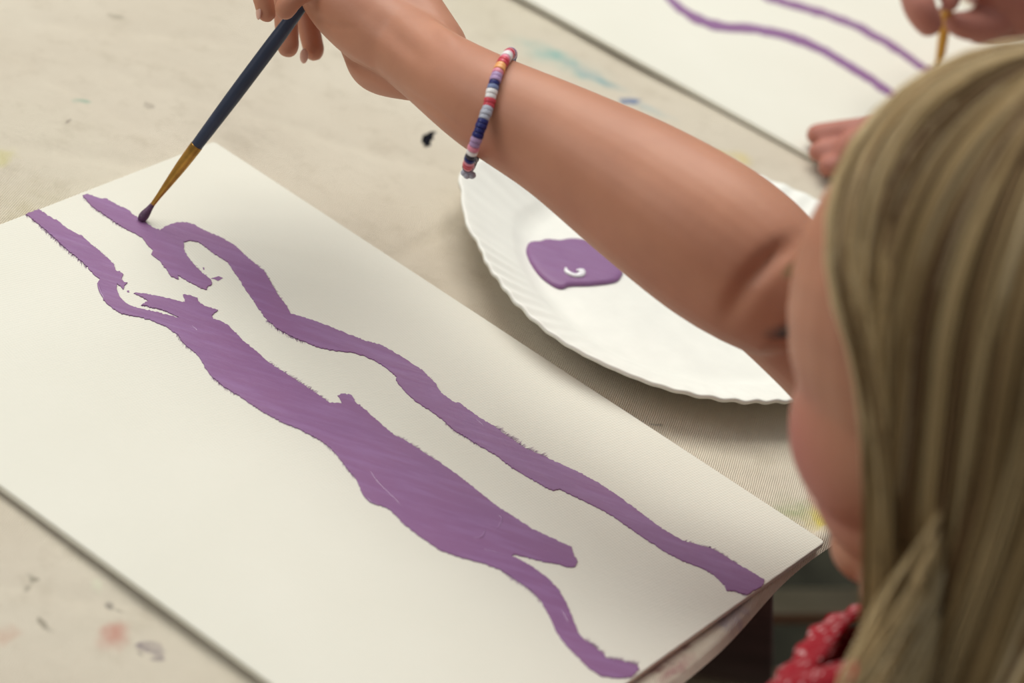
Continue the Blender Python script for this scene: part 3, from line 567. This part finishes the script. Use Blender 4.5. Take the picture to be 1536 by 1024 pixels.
# ------------------------------------------------------------------ hair
def hair():
    HR = np.array([.089, .072, .079])            # hair shell radii: forward, side, up
    HO = (-.010, 0, .014)
    pole = np.array([-.12, 0, .99]); pole /= np.linalg.norm(pole)
    e1 = np.array([1, 0, 0])-pole*pole[0]; e1 /= np.linalg.norm(e1); e2 = np.cross(pole, e1)     # e2 = her left
    Vs, Fs, tone = [], [], []
    NC = 300; per = 16
    def path(phi0, rr, length, lift, wob):
        pts = []
        side = 1 if math.sin(phi0) >= 0 else -1; tb_ = 75+2.5*math.sin(phi0*41)
        ap = abs(phi0)
        endpsi = math.radians(100)
        nseg = 13
        for i in range(nseg+1):
            s = i/nseg; psi = .03+s*(endpsi-.03)
            # strands that start over the forehead are swept back past the temple
            tgt = max(ap, math.radians(tb_)+.25*ap*.5) if ap < math.radians(100) else ap
            k = max(0, (s-.15)/.85); phi = ap+(tgt-ap)*(k**1.15)
            phi *= side
            d = pole*math.cos(psi)+(e1*math.cos(phi)+e2*math.sin(phi))*math.sin(psi)
            q = d*HR*rr; q = q*(1+lift*.025*math.sin(math.pi*s)+.016*wob*math.sin(6*s+phi0*9))
            pts.append(Hd(q[0]+HO[0], q[1]+HO[1], q[2]+HO[2]))
        # free fall
        v = pts[-1]-pts[-2]; v /= np.linalg.norm(v); p = pts[-1]; st = length/15; ctr = NB
        for i in range(15):
            v = v*.72+np.array([0, 0, -1.])*.28; inward = (ctr-p); inward[2] = 0; dist = np.linalg.norm(inward)
            if dist > .078: v = v+inward/dist*.07
            elif dist < .062: v = v-inward/dist*.12
            v = v-fz*.02
            v = v+(hl*wob*.030*math.sin(i*.55+phi0*5))
            v /= np.linalg.norm(v); p = p+v*st; pts.append(p)
        return np.array(pts)
    LO = [(random.gauss(0, .0085), random.gauss(0, .008)) for _ in range(16)]
    def lockpath(j, spread):
        K = [((1640, 420), .20), ((1590, 540), .185), ((1525, 660), .165), ((1450, 770), .145), ((1385, 880), .120), ((1325, 990), .095), ((1285, 1110), .065), ((1270, 1230), .035)]
        off_ = hl*spread[0]+hu*spread[1]
        q = [P(*a, z+.030)+off_*(.35+.25*i)-fwd*min(.034, .008*i)+CR*.003*math.sin(i*1.3+spread[0]*400) for i, (a, z) in enumerate(K)]; t_ = np.linspace(0, len(q)-1, 29); q = np.array(q)
        return np.stack([np.interp(t_, range(len(q)), np.convolve(np.r_[q[0, k], q[:, k], q[-1, k]], [.2, .6, .2], 'valid')) for k in range(3)], 1)
    for c in range(NC+16):
        phi0 = (-1+2*((c*0.6180339)%1))*math.pi; lift = random.uniform(-.2, 1); wob = random.uniform(-1, 1); Lc = random.uniform(.17, .24); tn = random.gauss(.5, .30); rr = random.uniform(.955, 1.015)
        for k in range(per):
            P0 = lockpath(k, (random.gauss(0, .0032)+LO[c-NC][0], random.gauss(0, .0032)+LO[c-NC][1]))[random.randint(0, 15):] if c >= NC else path(phi0+random.gauss(0, .020), rr+random.gauss(0, .005), Lc*random.uniform(.9, 1.05), lift+random.gauss(0, .12), wob+random.gauss(0, .1))
            r = random.uniform(.00022, .00042); n = len(P0)
            T = np.gradient(P0, axis=0); T /= np.linalg.norm(T, axis=1)[:, None]
            out = P0-(HCn+hf*HO[0]); u = np.cross(T, out); u /= np.linalg.norm(u, axis=1)[:, None]+1e-9; w = np.cross(T, u)
            base = len(Vs)
            tp = np.interp(np.arange(n), [0, 2, n-5, n-1], [.5, 1, 1, .3])[:, None]
            ring = [P0+(u*math.cos(a)+w*math.sin(a))*r*tp for a in (0, 2.09, 4.19)]
            R3 = np.stack(ring, 1).reshape(-1, 3); Vs.extend(R3.tolist())
            for i in range(n-1):
                for a in range(3):
                    b = (a+1) % 3; Fs.append((base+i*3+a, base+i*3+b, base+i*3+3+b, base+i*3+3+a))
            if c >= NC and k == 0: tn = random.uniform(.5, .95)
            tv = min(1, max(0, tn+random.gauss(0, .13))); tone.extend([tv]*(3*n))
    t = NT('blonde hair', .42, .35)
    at = t.new('ShaderNodeAttribute', attribute_name='tone')
    t.color(t.ramp(at.outputs['Fac'], [(0.0, lin((112, 84, 54))), (.45, lin((180, 152, 106))), (.75, lin((212, 186, 138))), (1.0, lin((240, 222, 182)))]))
    o = mesh_obj('hair', Vs, Fs, t.m, girl)
    a = o.data.attributes.new('tone', 'FLOAT', 'POINT'); a.data.foreach_set('value', np.array(tone, dtype=np.float32)); o['label'] = 'long loose straight blonde hair'
    # hair close to the scalp
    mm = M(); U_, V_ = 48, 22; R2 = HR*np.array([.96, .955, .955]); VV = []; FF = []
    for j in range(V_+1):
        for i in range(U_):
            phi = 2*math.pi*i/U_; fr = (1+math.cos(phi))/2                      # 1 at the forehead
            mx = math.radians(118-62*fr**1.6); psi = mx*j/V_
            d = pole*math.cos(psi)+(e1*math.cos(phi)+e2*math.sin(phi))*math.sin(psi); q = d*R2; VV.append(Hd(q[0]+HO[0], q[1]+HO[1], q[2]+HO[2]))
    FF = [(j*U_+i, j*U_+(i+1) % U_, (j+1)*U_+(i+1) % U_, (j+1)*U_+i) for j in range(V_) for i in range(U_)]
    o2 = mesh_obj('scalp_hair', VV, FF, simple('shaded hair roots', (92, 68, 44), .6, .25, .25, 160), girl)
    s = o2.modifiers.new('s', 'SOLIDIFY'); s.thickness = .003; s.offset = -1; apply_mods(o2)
hair()

# ------------------------------------------------------------------ red dress
def dress_mat():
    t = NT('red printed cotton', .7, .25); co = t.coords()
    v = t.new('ShaderNodeTexVoronoi'); v.inputs['Scale'].default_value = 330; t.link(co, v.inputs['Vector'])
    n = t.noise(co, 70, 3); sp = t.math('MULTIPLY', t.rng(v.outputs['Distance'], .42, .18), t.rng(n, .36, .50))
    base = t.mix(t.noise(co, 25, 3), lin((142, 20, 36)), lin((182, 36, 50))); t.color(t.mix(t.math('MULTIPLY', sp, .8), base, lin((232, 190, 190))))
    t.bump(t.math('ADD', n, t.noise(co, 240, 2)), .5, .002); return t.m
MAT['dress'] = dress_mat()
dr = thing('dress', (PV[0], PV[1], PV[2]-.05), 'red cotton sundress with a gathered white-flecked neckline worn by the blonde girl', 'dress')
def dress():
    V = []; n = 96; rows = []
    # (fraction from neck base to pelvis, half width, half depth, shift forward)
    prof = [(.085, .092, .070, .016), (.12, .100, .078, .016), (.22, .103, .082, .018), (.35, .101, .080, .01), (.55, .095, .076, .01), (.8, .105, .088, .01), (.95, .125, .11, .03), (1.08, .15, .15, .06)]
    for (u, hw, hd, sh) in prof:
        c = NB*(1-u)+PV*u+fz*sh
        for k in range(n):
            a = 2*math.pi*k/n; rip = 1+.035*math.sin(a*23+u*4)*(1 if u < .2 else .6)+.02*math.sin(a*9+u*11)
            zf = .012*math.cos(a) if u < .2 else 0
            V.append(c+fz*hd*rip*math.cos(a)+lz*hw*rip*math.sin(a)+np.array([0, 0, zf-(.02*abs(math.sin(a))**3 if u < .2 else 0)]))
    Fc = [(i*n+k, i*n+(k+1) % n, (i+1)*n+(k+1) % n, (i+1)*n+k) for i in range(len(prof)-1) for k in range(n)]
    o = mesh_obj('bodice', V, Fc, MAT['dress'], dr); s = o.modifiers.new('s', 'SOLIDIFY'); s.thickness = .0015; ss = o.modifiers.new('u', 'SUBSURF'); ss.levels = 1; ss.render_levels = 1; apply_mods(o)
    # ruffle along the neckline
    V = []; n = 300
    for j in range(4):
        for k in range(n):
            a = 2*math.pi*k/n; u = .085; c = NB*(1-u)+PV*u+fz*.016; w = .0035*j
            r = 1+.010*math.sin(a*47+1.5*math.sin(a*5))*(j/3)+.010*math.sin(a*15); V.append(c+fz*(.070+w)*r*math.cos(a)+lz*(.092+w)*r*math.sin(a)+np.array([0, 0, .012*math.cos(a)-.02*abs(math.sin(a))**3+.008-.0035*j]))
    Fc = [(i*n+k, i*n+(k+1) % n, (i+1)*n+(k+1) % n, (i+1)*n+k) for i in range(3) for k in range(n)]
    o = mesh_obj('ruffle', V, Fc, MAT['dress'], dr); s = o.modifiers.new('s', 'SOLIDIFY'); s.thickness = .0012; apply_mods(o)
    for sg in (1, -1):
        c0 = NB*(1-.085)+PV*.085+fz*.016
        pts = [c0+fz*.066+lz*.048*sg+np.array([0, 0, .008]), NB+fz*.034+lz*.056*sg+np.array([0, 0, .022]), NB+lz*.058*sg+np.array([0, 0, .030]), NB-fz*.040+lz*.054*sg+np.array([0, 0, .012]), c0-fz*.068+lz*.048*sg+np.array([0, 0, -.008])]
        M().tube(pts, [.0075]*5, 14, squash=((0, 0, 1), .4)).obj('strap', MAT['dress'], dr)
dress()

# ------------------------------------------------------------------ bead bracelet
def bracelet():
    c, _ = C3(733, 166, .8585, 1); a1 = D(767.5, 80, .8600); a2 = D(702.5, 251, .857); ax = (a1-a2)/2; c = (a1+a2)/2
    v = CP-c; v /= np.linalg.norm(v); b = v*.0272-CR*.0012
    root = thing('beaded_bracelet', c, 'bracelet of small multicoloured disc beads on the painting wrist', 'bracelet')
    cols = {'w': (236, 232, 230), 'p': (226, 140, 160), 'r': (206, 70, 84), 'n': (34, 38, 104), 'k': (40, 34, 50), 'l': (176, 146, 186), 'g': (176, 178, 190), 'o': (240, 170, 104), 'm': (150, 84, 130), 's': (120, 132, 170)}
    mats = {k: simple('bead '+k, v_, .35, .4, .05, 200) for k, v_ in cols.items()}
    seq = 'kwwklllkprpwwprroopllnswwrrgggnnnnllpwknprrpkllpmmkwkgs'
    N = 92; P3 = [c+ax*math.cos(t)*1.0+b*math.sin(t) for t in np.linspace(0, 2*math.pi, N*8+1)]
    from mathutils.bvhtree import BVHTree
    bv = BVHTree.FromPolygons([tuple(v.co) for v in body.data.vertices], [tuple(p.vertices) for p in body.data.polygons]); gb = np.array(girl.location)
    for i_, p_ in enumerate(P3):
        lo, no, _, _ = bv.find_nearest(Vector(p_-gb)); lo = np.array(lo); no = np.array(no); sd = (p_-gb-lo)@no
        if sd < .0023: P3[i_] = lo+no*.0023+gb
    for _ in range(3): P3 = [P3[0]*0+(P3[i-1 if i else -2]+P3[i]*2+P3[(i+1) % len(P3)])/4 for i in range(len(P3))]
    P3 = np.array(P3); L = np.r_[0, np.cumsum(np.linalg.norm(np.diff(P3, axis=0), axis=1))]; tot = L[-1]
    for i in range(N):
        u = (i+.5)/N*tot; p = np.array([np.interp(u, L, P3[:, k]) for k in range(3)]); q = np.array([np.interp(min(u+1e-4, tot), L, P3[:, k]) for k in range(3)])
        t = (q-p)/np.linalg.norm(q-p); h = tot/N*.47; r = .00232*(1+.05*math.sin(i*2.3))
        m = M().tube([p-t*h, p-t*h*.86, p+t*h*.86, p+t*h], [r*.82, r, r, r*.82], 14, caps=0)
        m.obj('bead', mats[seq[i % len(seq)]], root)
    kn = M()      # knot of the cord on the far side of the wrist
    for k in range(4):
        q = a2+np.array([0, 0, -.0012])-CU*.0012+CR*(-.0012+.001*k)-CU*.001*(k % 2); kn.ell(q, (CR*.0017, CU*.0016, fwd*.0016), 12)
    kn.obj('cord_knot', mats['g'], root)
bracelet()

# ------------------------------------------------------------------ second child beyond the first
g = M()
H1 = D(1440, 15, 1.055)
# left hand of the picture's top right: grips a yellow brush
c2 = C3
chain(g, [c2(1372, -20, 1.045, 26), c2(1380, 12, 1.042, 25), c2(1393, 34, 1.046, 22)], 18)
chain(g, [c2(1395, -50, 1.05, 28), c2(1385, -25, 1.045, 26)], 18)
chain(g, [c2(1432, -40, 1.04, 20), c2(1428, -15, 1.038, 18), c2(1425, 4, 1.04, 15)], 16)
chain(g, [c2(1530, 0, 1.07, 34), c2(1490, 30, 1.065, 30), c2(1455, 38, 1.062, 24), c2(1435, 35, 1.06, 19)], 18)
chain(g, [c2(1540, 30, 1.08, 34), c2(1500, 45, 1.08, 26), c2(1468, 48, 1.078, 20)], 18)
chain(g, [c2(1440, -60, 1.06, 40), c2(1500, -30, 1.07, 55), c2(1560, 0, 1.08, 60), c2(1640, 30, 1.08, 58), c2(1740, 60, 1.08, 70)], 24)
chain(g, [c2(1460, -40, 1.05, 30), c2(1510, -10, 1.055, 42), c2(1560, 10, 1.06, 50)], 24)
W1 = D(1740, 60, 1.08)
# other hand resting at the edge of its board
for (y, dz, L_) in ((202, .012, 0), (228, .010, 4), (250, .009, 18)):
    a = P(1225+L_, y, dz-.0005); b = P(1262+L_, y-4, dz+.006); c = P(1310, y-8, dz+.014)
    g.tube([a, b, c], [.0062, .0068, .0075], 16)
W2_ = P(1420, 225, .03)
g.tube([P(1300, 228, .020), P(1350, 226, .026), W2_], [.017, .020, .018], 20, squash=((0, 0, 1), .75))
TN = np.array([.52, 1.36, .12]); tf = np.array([-.91, .25, 0]); tf /= np.linalg.norm(tf); tl = np.cross([0, 0, 1], tf)
sR = TN-tl*.12+np.array([0, 0, -.03]); sL = TN+tl*.12+np.array([0, 0, -.03]); TP = TN-tf*.10+np.array([0, 0, -.38])
g.tube([TN, TN*.7+TP*.3, TP], [.05, .088, .09], 28, squash=(tf, .75)); g.tube([sR, TN+np.array([0, 0, -.01]), sL], [.034, .04, .034], 20)
e_ = W1*.5+sR*.5+np.array([.0, .03, -.03]); g.tube([W1, e_], [.024, .030], 20); g.tube([e_, sR], [.030, .034], 20)
e_ = W2_*.55+sL*.45+np.array([.02, -.05, .0]); g.tube([W2_, e_], [.019, .029], 20); g.tube([e_, sL], [.029, .034], 20)
HC2 = TN+tf*.03+np.array([0, 0, .135])
g.tube([TN, HC2], [.036, .034], 20); g.ell(HC2+np.array([0, 0, .02]), (tf*.085, tl*.068, (0, 0, .085)), 32); g.ell(HC2+tf*.03+np.array([0, 0, -.035]), (tf*.045, tl*.05, (0, 0, .05)), 28)
g.ell(HC2+tf*.088+np.array([0, 0, -.008]), (tf*.012, tl*.009, (0, 0, .014)), 16)
for sg in (1, -1):
    h = TP+tl*.05*sg; kn = h+tf*.235; an = kn+np.array([0, 0, -.25]); an[2] = -TZ+.035
    g.tube([h, kn], [.062, .045], 20); g.tube([kn, an], [.043, .026], 20); g.tube([an+np.array([0, 0, -.012]), an+tf*.09+np.array([0, 0, -.018])], [.022, .017], 16)
p2 = thing('person', (TP[0], TP[1], -TZ), 'second child at the top right edge holding a yellow paintbrush', 'person')
MAT['skin2'] = skin_mat('shaded rosy skin', (172, 118, 102)); body2 = g.obj('body', MAT['skin2'], p2); fuse(body2, .0019, 5, .5)
for sg in (1, -1): M().ell(HC2+tf*.074+tl*.028*sg+np.array([0, 0, .008]), (tf*.009, tl*.010, (0, 0, .007)), 16).obj('eyeball', MAT['eye'], p2); M().ell(HC2+tf*.0815+tl*.028*sg+np.array([0, 0, .006]), (tf*.0025, tl*.0045, (0, 0, .0045)), 12).obj('iris', MAT['dark'], p2)
m = M(); m.ell(HC2+np.array([0, 0, .034])-tf*.014, (tf*.088, tl*.077, (0, 0, .083)), 32); m.tube([HC2-tf*.055+np.array([0, 0, -.01]), HC2-tf*.075+np.array([0, 0, -.14])], [.06, .035], 24)
m.obj('hair', simple('brown hair', (104, 78, 52), .6, .3, .3, 200, bump=.6), p2)
m = M().tube([TN+np.array([0, 0, -.035]), TN*.7+TP*.3, TP+np.array([0, 0, -.03])], [.062, .095, .10], 32, squash=(tf, .8)); o = m.obj('shirt', simple('blue cotton', (86, 108, 140), .85, .2, .1, 60), p2)
for sg in (1, -1):
    h = TP+tl*.05*sg; M().tube([h, h+tf*.15], [.068, .058], 24).obj('trouser_leg', simple('denim', (60, 70, 96), .85, .2, .1, 90) if sg == 1 else bpy.data.materials['denim'], p2)
# its brush
ta = D(1424, -10, 1.050); tb = P(1404, 132, ZB+.001)
br2 = thing('paintbrush', tb, 'thin yellow handled paintbrush held by the child at the top right', 'paintbrush')
M().tube([tb*.72+ta*.28, ta, ta+(ta-tb)*.6], [.0026, .0034, .0024], 14).obj('handle', MAT['yellow'], br2)
M().tube([tb*.90+ta*.10, tb*.72+ta*.28], [.0016, .0022], 14, caps=0).obj('ferrule', MAT['brass'], br2)
M().tube([tb, tb*.90+ta*.10], [.0012, .0018], 12).obj('bristles', MAT['bristle'], br2)

# ------------------------------------------------------------------ seats, floor and the bench seen below the table edge
def stool(c, top, label):
    r = thing('stool', (c[0], c[1], -TZ), label, 'stool')
    m = M().tube([(c[0], c[1], top-.03), (c[0], c[1], top-.004), (c[0], c[1], top)], [.15, .15, .143], 40, caps=0); m.obj('seat', MAT['wood'], r)
    for k in range(4):
        a = math.pi/4+k*math.pi/2; M().tube([(c[0]+.09*math.cos(a), c[1]+.09*math.sin(a), top-.03), (c[0]+.13*math.cos(a), c[1]+.13*math.sin(a), -TZ)], [.014, .012], 14, caps=0).obj('leg', MAT['wood'], r)
stool(PV, PV[2]-.060, 'round wooden stool under the blonde girl'); stool(TP, TP[2]-.058, 'round wooden stool under the child with the yellow brush')
def plank_mat(name, c1, c2):
    t = NT(name, .8, .2); co = t.coords(scale=(1, 14, 14)); f = t.noise(co, 7, 5, .6); t.color(t.ramp(f, [(.3, lin(c1)), (.7, lin(c2))])); t.bump(f, .3, .002); return t.m
MAT['plank'] = plank_mat('weathered plank', (208, 196, 160), (232, 220, 184)); MAT['plank_edge'] = plank_mat('orange worn plank edge', (140, 92, 66), (160, 110, 76))
zb_ = -.42
pA = P(1230, 880, zb_); pB = P(1230, 918, zb_); pC = P(1230, 1000, zb_-.0)
bench = thing('bench', (pA[0], (pA[1]+pC[1])/2, -TZ), 'low weathered wooden bench of grey planks seen below the table corner', 'bench')
bdir = P(1310, 880, zb_)-pA; bdir /= np.linalg.norm(bdir); bnr = np.array([-bdir[1], bdir[0], 0])
def off(p): return (p-pA)@bnr
def plank(y0, y1, z, th, mat, name='plank'):
    c = pA+bdir*.0+bnr*(y0+y1)/2; c[2] = z-th/2
    o = M().box(c, bdir*.17, bnr*abs(y1-y0)/2, (0, 0, th/2)).obj(name, mat, bench, smooth=False); bevel(o, .002); return o
plank(off(pB), 0, zb_, .012, MAT['plank']); plank(off(pC)-.045, off(pC), zb_, .012, MAT['plank'])
o = plank(off(pB)-.004, off(pB)-.0005, zb_-.0005, .007, MAT['plank_edge'], 'edge_strip'); o['label'] = 'orange brown worn front edge'
for sx in (-1, 1):
    for yy in (-.02, off(pC)-.025):
        c = pA+bdir*sx*.14+bnr*yy; c[2] = (zb_-.0285-TZ)/2
        M().box(c, bdir*.02, bnr*.016, (0, 0, (TZ+zb_-.0285)/2)).obj('leg', MAT['wood'], bench, smooth=False)
    c = pA+bdir*sx*.115+bnr*off(pC)/2; c[2] = zb_-.045
    M().box(c, bdir*.01, bnr*abs(off(pC))/2, (0, 0, .0168)).obj('crossbar', MAT['wood'], bench, smooth=False)
t = NT('dark mossy carpet', .95, .1); co = t.coords(); f = t.noise(co, 14, 5); t.color(t.ramp(f, [(.35, lin((56, 55, 46))), (.65, lin((86, 84, 70)))])); t.bump(t.noise(co, 200, 2), .5, .003)
fl = M().box((0, 1.5, -TZ-.01), (4, 0, 0), (0, 4, 0), (0, 0, .01)).obj('floor', t.m, None, (0, 0, -TZ-.01), smooth=False); fl['kind'] = 'structure'

# ------------------------------------------------------------------ lift everything so the floor is z = 0
for o in scene.objects:
    if o.parent is None: o.location.z += TZ
for o in scene.objects:
    if 'base' in o: del o['base']

# ------------------------------------------------------------------ light
w = bpy.data.worlds.new('World'); scene.world = w; w.use_nodes = True
nt = w.node_tree; bg = nt.nodes['Background']
tc = nt.nodes.new('ShaderNodeTexCoord'); sx = nt.nodes.new('ShaderNodeSeparateXYZ'); rp = nt.nodes.new('ShaderNodeValToRGB')
nt.links.new(tc.outputs['Generated'], sx.inputs[0])
mr = nt.nodes.new('ShaderNodeMapRange'); mr.inputs[1].default_value = -1; nt.links.new(sx.outputs['Z'], mr.inputs[0]); nt.links.new(mr.outputs[0], rp.inputs[0])
e = rp.color_ramp.elements; e[0].position = .45; e[0].color = (.20, .18, .16, 1); e[1].position = .8; e[1].color = (.80, .84, .86, 1)
nt.links.new(rp.outputs[0], bg.inputs[0]); bg.inputs[1].default_value = .50
def area(name, loc, target, size, power, color):
    l = bpy.data.lights.new(name, 'AREA'); l.shape = 'RECTANGLE'; l.size, l.size_y = size; l.energy = power; l.color = color
    o = bpy.data.objects.new(name, l); COL.objects.link(o); o.location = loc; d = Vector(target)-Vector(loc); o.rotation_euler = d.to_track_quat('-Z', 'Y').to_euler()
area('key_light', (-.7, 2.35, 3.3), (.0, .8, .7), (2.6, 1.8), 92, (1.0, .985, .93))  # broad soft key from above and beyond the table
area('side_light', (-2.3, .3, 2.3), (0, .7, .7), (1.5, 1.2), 23, (1.0, .985, .955))  # added fill, brightens the near part of the board

# ------------------------------------------------------------------ camera
cam = bpy.data.cameras.new('Camera'); co_ = bpy.data.objects.new('Camera', cam); COL.objects.link(co_)
cam.sensor_width = 36; cam.lens = F/1536*36; cam.clip_start = .02
Mx = Matrix(((CR[0], CU[0], -fwd[0]), (CR[1], CU[1], -fwd[1]), (CR[2], CU[2], -fwd[2]))).to_4x4(); Mx.translation = Vector((0, 0, HC+TZ)); co_.matrix_world = Mx
cam.dof.use_dof = True; cam.dof.focus_distance = 1.03; cam.dof.aperture_fstop = 6.2
scene.camera = co_
scene.view_settings.view_transform = 'Standard'; scene.view_settings.look = 'None'; scene.view_settings.gamma = 1; scene.view_settings.exposure = -0.10
